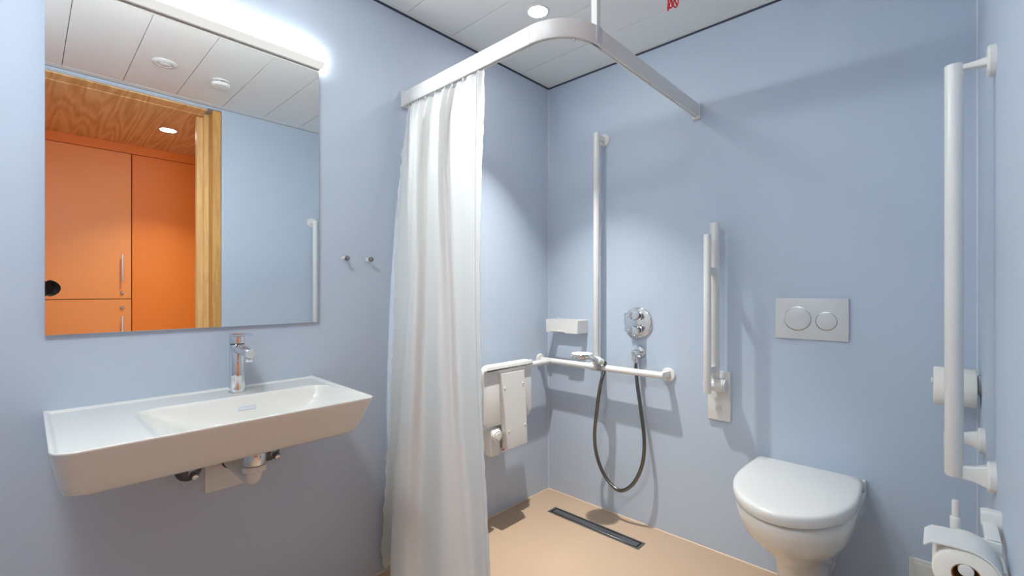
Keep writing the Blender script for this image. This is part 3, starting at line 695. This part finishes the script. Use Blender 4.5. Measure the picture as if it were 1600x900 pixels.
for (z, d) in ((0.4405, 0.018), (0.442, 0.015), (0.4475, 0.014)):
    rs.append([Vector((a, b, z)) for a, b in dshape(0.181 - d, -0.035, -0.24, -0.535 + d, hwb=0.172)])
rings(bm, rs); link('seat_ring', bm, 'plastic', to, smooth=60)
bm = B_(); rs = []
for (z, d) in ((0.4480, 0.006), (0.4490, 0.002), (0.452, -0.0005), (0.470, -0.002), (0.4785, -0.001), (0.484, 0.002), (0.4872, 0.008), (0.4885, 0.018), (0.489, 0.05), (0.4895, 0.11)):
    rs.append([Vector((a, b, z)) for a, b in dshape(0.185 - d, -0.032 - d * .2, -0.24, -0.543 + d, hwb=0.174 - d)])
rings(bm, rs); link('lid', bm, 'plastic', to, smooth=60)
bm = B_(); box(bm, tcx() - 0.183, tcx() + 0.183, -0.030, 0.0, 0.438, 0.478, 0.006); link('rear_ledge', bm, 'ceramic', to)
for s in (-1, 1):
    bm = B_(); cyl(bm, (tcx() + s * 0.10, -0.036, 0.458), (tcx() + s * 0.15, -0.036, 0.458), 0.012, 16, bev=0.002); link('hinge', bm, 'plastic', to)
for s in (-1, 1):
    bm = B_(); lathe(bm, [(0.012, 0), (0.012, 0.002), (0.008, 0.004), (0, 0.0045)], (tcx() + s * 0.088, -0.12, 0.19), (s, 0, 0), 16); link('bolt_cap', bm, 'plastic', to)

fp = thing('flush_plate', 'white dual flush plate on the wall above the toilet', 'flush plate', (1.33, 0, 0.983))
bm = B_(); box(bm, 1.207, 1.453, -0.011, 0.0, 0.983, 1.147, 0.002); link('plate', bm, 'plate', fp)
for (cx, cz, r) in ((1.285, 1.065, 0.046), (1.382, 1.058, 0.034)):
    bm = B_(); lathe(bm, [(r + 0.0022, 0.011), (r + 0.0022, 0.0122), (r, 0.0126), (r, 0.011)], (cx, 0, cz), (0, -1, 0), 48); rg = link('button_ring', bm, 'chrome', fp)
    bm = B_(); lathe(bm, [(r - 0.0008, 0.011), (r - 0.0008, 0.0122), (r - 0.002, 0.0128), (0, 0.0128)], (cx, 0, cz), (0, -1, 0), 48); link('flush_button', bm, 'plate', fp)

ap = thing('access_plate', 'plain white access plate low on the back wall beside the toilet', 'plate', (1.70, 0, 0.10))
bm = B_(); box(bm, 1.623, 1.775, -0.006, 0.0, 0.09, 0.242, 0.0015, 1); link('plate', bm, 'plastic', ap)
bm = B_(); box(bm, 1.637, 1.761, -0.0075, -0.006, 0.104, 0.228, 0.0006, 1); link('inner_cover', bm, 'plastic', ap)

# fold-up support rail beside the toilet
fr = thing('fold_up_rail', 'white double tube support rail folded up on the wall beside the toilet', 'grab rail', (0.982, 0, 0.60))
bm = B_(); box(bm, 0.933, 1.031, -0.014, 0.0, 0.598, 0.818, 0.003); link('wall_plate', bm, 'white', fr)
bm = B_(); box(bm, 0.958, 1.006, -0.085, -0.012, 0.752, 0.792, 0.006); link('hinge_block', bm, 'white', fr)
bm = B_(); cyl(bm, (0.940, -0.066, 0.764), (1.022, -0.066, 0.764), 0.027, 28, bev=0.003); link('hinge_barrel', bm, 'white', fr)
bm = B_(); cyl(bm, (1.024, -0.066, 0.764), (1.030, -0.066, 0.764), 0.0265, 28, bev=0.001); link('barrel_cap', bm, 'white', fr)
bm = B_(); cyl(bm, (0.982, -0.062, 0.785), (0.982, -0.062, 1.475), 0.0195, 28, bev=0.002); link('main_tube', bm, 'white', fr)
bm = B_(); cyl(bm, (0.982, -0.150, 0.742), (0.982, -0.150, 1.417), 0.0150, 24, bev=0.002); link('second_tube', bm, 'white', fr)
for z in (1.262, 0.835):
    bm = B_(); box(bm, 0.9725, 0.9915, -0.150, -0.060, z - 0.016, z + 0.016, 0.003); link('spacer_block', bm, 'white', fr)
bm = B_(); lathe(bm, [(0.0125, 0), (0.0125, 0.004), (0.010, 0.006), (0, 0.0065)], (0.982, -0.0135, 0.648), (0, -1, 0), 20); link('screw_cap', bm, 'white', fr)

# L-shaped grab rail on the wall next to the door
lr = thing('angled_grab_rail', 'large white angled grab rail on the wall near the doorway', 'grab rail', (RX, -0.65, 0.757))
GX = 1.728
bm = B_(); tube(bm, [Vector((GX, -0.65, 1.702)), Vector((GX, -0.65, 0.748)), Vector((GX, -0.65, 0.744))], [TR, TR, TR * 0.8], 28); link('bar', bm, 'white', lr)
bm = B_(); cyl(bm, (GX, -0.655, 0.759), (GX, -0.288, 0.759), TR, 28, bev=0.003); link('lower_bar', bm, 'white', lr)
def flange(y, z, r=0.035, k=1.25):
    bm = B_(); lathe(bm, [(r, 0), (r, 0.010), (r - 0.003, 0.0135), (r - 0.012, 0.014)], (RX, y, z), (-1, 0, 0), 32); f = link('wall_flange', bm, 'white', lr)
    bm = B_(); rs = []
    for (x, hz, hy) in ((RX - 0.012, 0.020, 0.012), (RX - 0.035, 0.014, 0.009), (GX, 0.011, 0.008)):
        rs.append([Vector((x, y + a, z + b)) for a, b in rrect(-hy, hy, -hz * k, hz * k, 0.004, 3)])
    rings(bm, rs); link('flange_arm', bm, 'white', f)
flange(-0.65, 1.692, 0.035, 0.5); flange(-0.65, 0.757); flange(-0.305, 0.757)

# spare toilet roll on a wall pin near the corner
pn = thing('spare_roll_pin', 'white wall pin carrying the spare toilet roll', 'holder', (RX, -0.13, 0.886))
bm = B_(); cyl(bm, (RX - 0.006, -0.13, 0.886), (1.684, -0.13, 0.886), 0.0075, 18, bev=0.001); link('pin', bm, 'white', pn)
bm = B_(); lathe(bm, [(0.0112, 0), (0.0112, 0.003), (0.008, 0.0045)], (1.687, -0.13, 0.886), (-1, 0, 0), 18); link('end_cap', bm, 'white', pn)
bm = B_(); lathe(bm, [(0.030, 0), (0.030, 0.005), (0.026, 0.0075)], (RX, -0.13, 0.886), (-1, 0, 0), 28); link('wall_flange', bm, 'white', pn)

def roll(name, label, c, axis, L, R, ri):
    t = thing(name, label, 'toilet paper', tuple(c))
    c = Vector(c); a = Vector(axis).normalized(); u, v = frame_of(a)
    bm = B_(); rs = []
    for (r, h) in ((ri, -L / 2), (R - 0.003, -L / 2), (R, -L / 2 + 0.003), (R, L / 2 - 0.003), (R - 0.003, L / 2), (ri, L / 2)):
        rs.append([c + a * h + (u * math.cos(q) + v * math.sin(q)) * r for q in [2 * PI * k / 48 for k in range(48)]])
    rings(bm, rs, close=True); link('paper', bm, 'paper', t, smooth=50)
    bm = B_(); rs = []
    for (r, h) in ((ri - 0.0015, -L / 2 + 0.0005), (ri - 0.0002, -L / 2 + 0.0005), (ri - 0.0002, L / 2 - 0.0005), (ri - 0.0015, L / 2 - 0.0005)):
        rs.append([c + a * h + (u * math.cos(q) + v * math.sin(q)) * r for q in [2 * PI * k / 32 for k in range(32)]])
    rings(bm, rs, close=True); link('core', bm, 'card', t)
    return t
roll('toilet_roll', 'spare white toilet roll on a pin behind the angled grab rail', (1.737, -0.13, 0.874), (1, 0, 0), 0.098, 0.0590, 0.0205)

# covered roll holder close to the doorway
RC = Vector((1.738, -0.955, 0.675))
roll('toilet_roll', 'white toilet roll in the covered holder, round end facing out', (RC.x, RC.y, RC.z), (0, 1, 0), 0.098, 0.0445, 0.0195)
rh = thing('roll_holder', 'white toilet roll holder with a curved cover flap near the doorway', 'holder', (RX, RC.y, RC.z + 0.03))
bm = B_(); cyl(bm, (RC.x, RC.y - 0.051, RC.z + 0.0085), (RC.x, RC.y + 0.062, RC.z + 0.0085), 0.0105, 20, bev=0.002); link('spindle', bm, 'white', rh)
bm = B_(); prof = []
arc = [(RC.x + 0.0475 * math.cos(t), RC.z + 0.0475 * math.sin(t)) for t in [math.radians(-6 + 9.6 * k) for k in range(11)]]
arc += [(RC.x - 0.030, RC.z + 0.0468), (RC.x - 0.046, RC.z + 0.045), (RC.x - 0.056, RC.z + 0.036)]
outl = arc + [(RC.x - 0.0545, RC.z + 0.0345), (RC.x - 0.0455, RC.z + 0.0425), (RC.x - 0.030, RC.z + 0.0443)] + [(RC.x + (a - RC.x) * 0.948, RC.z + (b - RC.z) * 0.948) for a, b in arc[:11][::-1]]
prism(bm, outl, 'y', RC.y - 0.052, RC.y + 0.030); link('cover_flap', bm, 'white', rh, smooth=35)
bm = B_(); cyl(bm, (RC.x + 0.050, RC.y - 0.01, RC.z + 0.004), (RC.x + 0.050, RC.y + 0.062, RC.z + 0.004), 0.004, 14); link('flap_hinge', bm, 'white', rh)
bm = B_(); box(bm, RC.x - 0.014, RX - 0.006, RC.y + 0.055, RC.y + 0.066, RC.z - 0.004, RC.z + 0.032, 0.003); box(bm, RX - 0.028, RX - 0.006, RC.y + 0.058, RC.y + 0.165, RC.z + 0.016, RC.z + 0.032, 0.003); link('back_arm', bm, 'white', rh)
bm = B_(); rs = []
for (x, z, hh) in ((RX, RC.z + 0.040, 0.026), (RX - 0.012, RC.z + 0.040, 0.026), (RX - 0.020, RC.z + 0.045, 0.022), (RX - 0.030, RC.z + 0.050, 0.014)):
    rs.append([Vector((x, RC.y + 0.165 + a, z - 0.012 + b)) for a, b in rrect(-0.014, 0.014, -hh, hh, 0.006, 3)])
rings(bm, rs); link('wall_bracket', bm, 'white', rh)

# toilet brush set further back on the same wall
tb = thing('toilet_brush', 'white wall mounted toilet brush with an upright handle by the toilet', 'toilet brush', (1.736, -0.36, 0.12))
bm = B_(); lathe(bm, [(0.030, 0.13), (0.040, 0.135), (0.046, 0.22), (0.048, 0.33), (0.0455, 0.33), (0.040, 0.15), (0.0, 0.148)], (1.736, -0.36, 0), seg=32); link('cup', bm, 'plastic', tb)
bm = B_(); box(bm, 1.78, RX, -0.375, -0.345, 0.18, 0.34, 0.003); link('wall_mount', bm, 'plastic', tb)
bm = B_(); lathe(bm, [(0.010, 0.17), (0.010, 0.45), (0.0125, 0.455), (0.0125, 0.545), (0.0118, 0.546), (0.0085, 0.548), (0.0085, 0.588), (0.007, 0.593), (0, 0.594)], (1.736, -0.36, 0), seg=24); link('handle', bm, 'plastic', tb)
bm = B_(); lathe(bm, [(0.006, 0.155), (0.033, 0.165), (0.036, 0.20), (0.030, 0.245), (0.012, 0.255)], (1.736, -0.36, 0), seg=24); link('brush_head', bm, 'plastic', tb)
bm = B_(); lathe(bm, [(0.011, 0.332), (0.044, 0.333), (0.044, 0.338), (0.013, 0.345)], (1.736, -0.36, 0), seg=24); link('cup_lid', bm, 'plastic', tb)

# ------------------------------------------------------------------ corridor seen in the mirror: orange cupboards
XC = 3.06
cb = thing('corridor_cupboard', 'tall orange cupboard with an upper and a lower door seen in the mirror', 'cupboard', (XC + 0.02, -2.0, 0.0))
bm = B_(); box(bm, XC + 0.019, 3.115, -2.62, -1.548, 0.0, 2.275); link('carcass', bm, 'gapdark', cb)
for (z0_, z1_, hz0, hz1, kz) in ((1.116, 2.276, 1.252, 1.466, 1.164), (0.08, 1.111, 0.762, 0.976, 1.047)):
    for (ya, yb, hy) in ((-2.052 - 0.52, -2.052 - 0.004, None), (-2.052, -1.551, -1.608)):
        bm = B_(); box(bm, XC, XC + 0.018, ya, yb, z0_, z1_, 0.001, 1); d = link('door', bm, 'orange', cb)
        if hy is None: continue
        bm = B_(); cyl(bm, (XC - 0.030, hy, hz0), (XC - 0.030, hy, hz1), 0.0058, 14, bev=0.001)
        for z in (hz0 + 0.03, hz1 - 0.03): cyl(bm, (XC - 0.030, hy, z), (XC, hy, z), 0.0045, 10)
        link('handle', bm, 'silver', d)
        bm = B_(); lathe(bm, [(0.0125, 0), (0.0125, 0.006), (0.010, 0.010), (0, 0.0105)], (XC, hy, kz), (-1, 0, 0), 18); link('lock', bm, 'chrome', d)
cw = thing('corridor_wardrobe', 'plain deep orange tall door panel next to the wooden door seen in the mirror', 'cupboard', (XC + 0.02, -1.1, 0.0))
bm = B_(); box(bm, XC + 0.019, 3.115, -1.546, -0.625, 0.0, 2.275); link('carcass', bm, 'gapdark', cw)
bm = B_(); box(bm, XC, XC + 0.018, -1.545, -0.63, 0.01, 2.276, 0.001, 1); link('door', bm, 'orange2', cw)
bm = B_(); box(bm, XC + 0.004, 3.115, -3.48, -0.63, 2.281, 2.3515); tag(link('fascia_board', bm, 'orange2', loc=(XC, -1.5, 2.28)), 'orange fascia board above the cupboard doors under the wooden ceiling', 'board')
bm = B_(); box(bm, XC, 3.115, -3.48, -2.625, 0.0, 2.279); tag(link('cupboard_end_panel', bm, 'orange', loc=(XC, -3.0, 0)), 'wide orange end panel beside the tall corridor cupboard', 'panel')

# the photographer's camera on a tripod in the doorway, caught by the mirror
cm = thing('photo_camera', 'black camera with a lens hood on a tripod, at the edge of the mirror image', 'camera', (2.36, -2.10, 0.0))
CC = Vector((2.36, -2.105, 1.193)); ax = Vector((-0.684, 0.729, 0)); rt = Vector((0.729, 0.684, 0))
bm = B_(); rs = []
for h in (-0.028, -0.024, 0.024, 0.028):
    k = 0.94 if abs(h) > 0.026 else 1
    rs.append([CC + ax * h + rt * a * k + Vector((0, 0, b * k)) for a, b in rrect(-0.068, 0.068, -0.05, 0.045, 0.012, 4)])
rings(bm, rs); link('body', bm, 'blackcam', cm)
bm = B_(); lathe(bm, [(0.033, 0.026), (0.036, 0.03), (0.036, 0.075), (0.039, 0.08), (0.039, 0.088)], CC, ax, 32); link('lens', bm, 'blackcam', cm)
bm = B_(); rs = []
for i, (r0, base) in enumerate(((0.040, 0), (0.050, 1), (0.0475, 1), (0.038, 0))):
    ring = []
    for k in range(48):
        a = 2 * PI * k / 48; u, v = frame_of(ax)
        h = 0.088 if base == 0 else 0.112 + 0.010 * math.cos(2 * (a))
        ring.append(CC + ax * h + (u * math.cos(a) + v * math.sin(a)) * r0)
    rs.append(ring)
rings(bm, rs, close=True); link('lens_hood', bm, 'blackcam', cm)
bm = B_(); cyl(bm, (2.36, -2.105, 0.60), (2.36, -2.105, 1.13), 0.012, 16); cyl(bm, (2.36, -2.105, 1.125), (2.36, -2.105, 1.144), 0.022, 20, bev=0.002); link('tripod_column', bm, 'blackcam', cm)
for k in range(3):
    a = PI + 2 * PI * k / 3 + 0.5; bm = B_(); cyl(bm, (2.36 + 0.015 * math.cos(a), -2.105 + 0.015 * math.sin(a), 0.80), (2.36 + 0.30 * math.cos(a), -2.105 + 0.30 * math.sin(a), 0.0), 0.012, 12, 0.009); link('tripod_leg', bm, 'blackcam', cm)
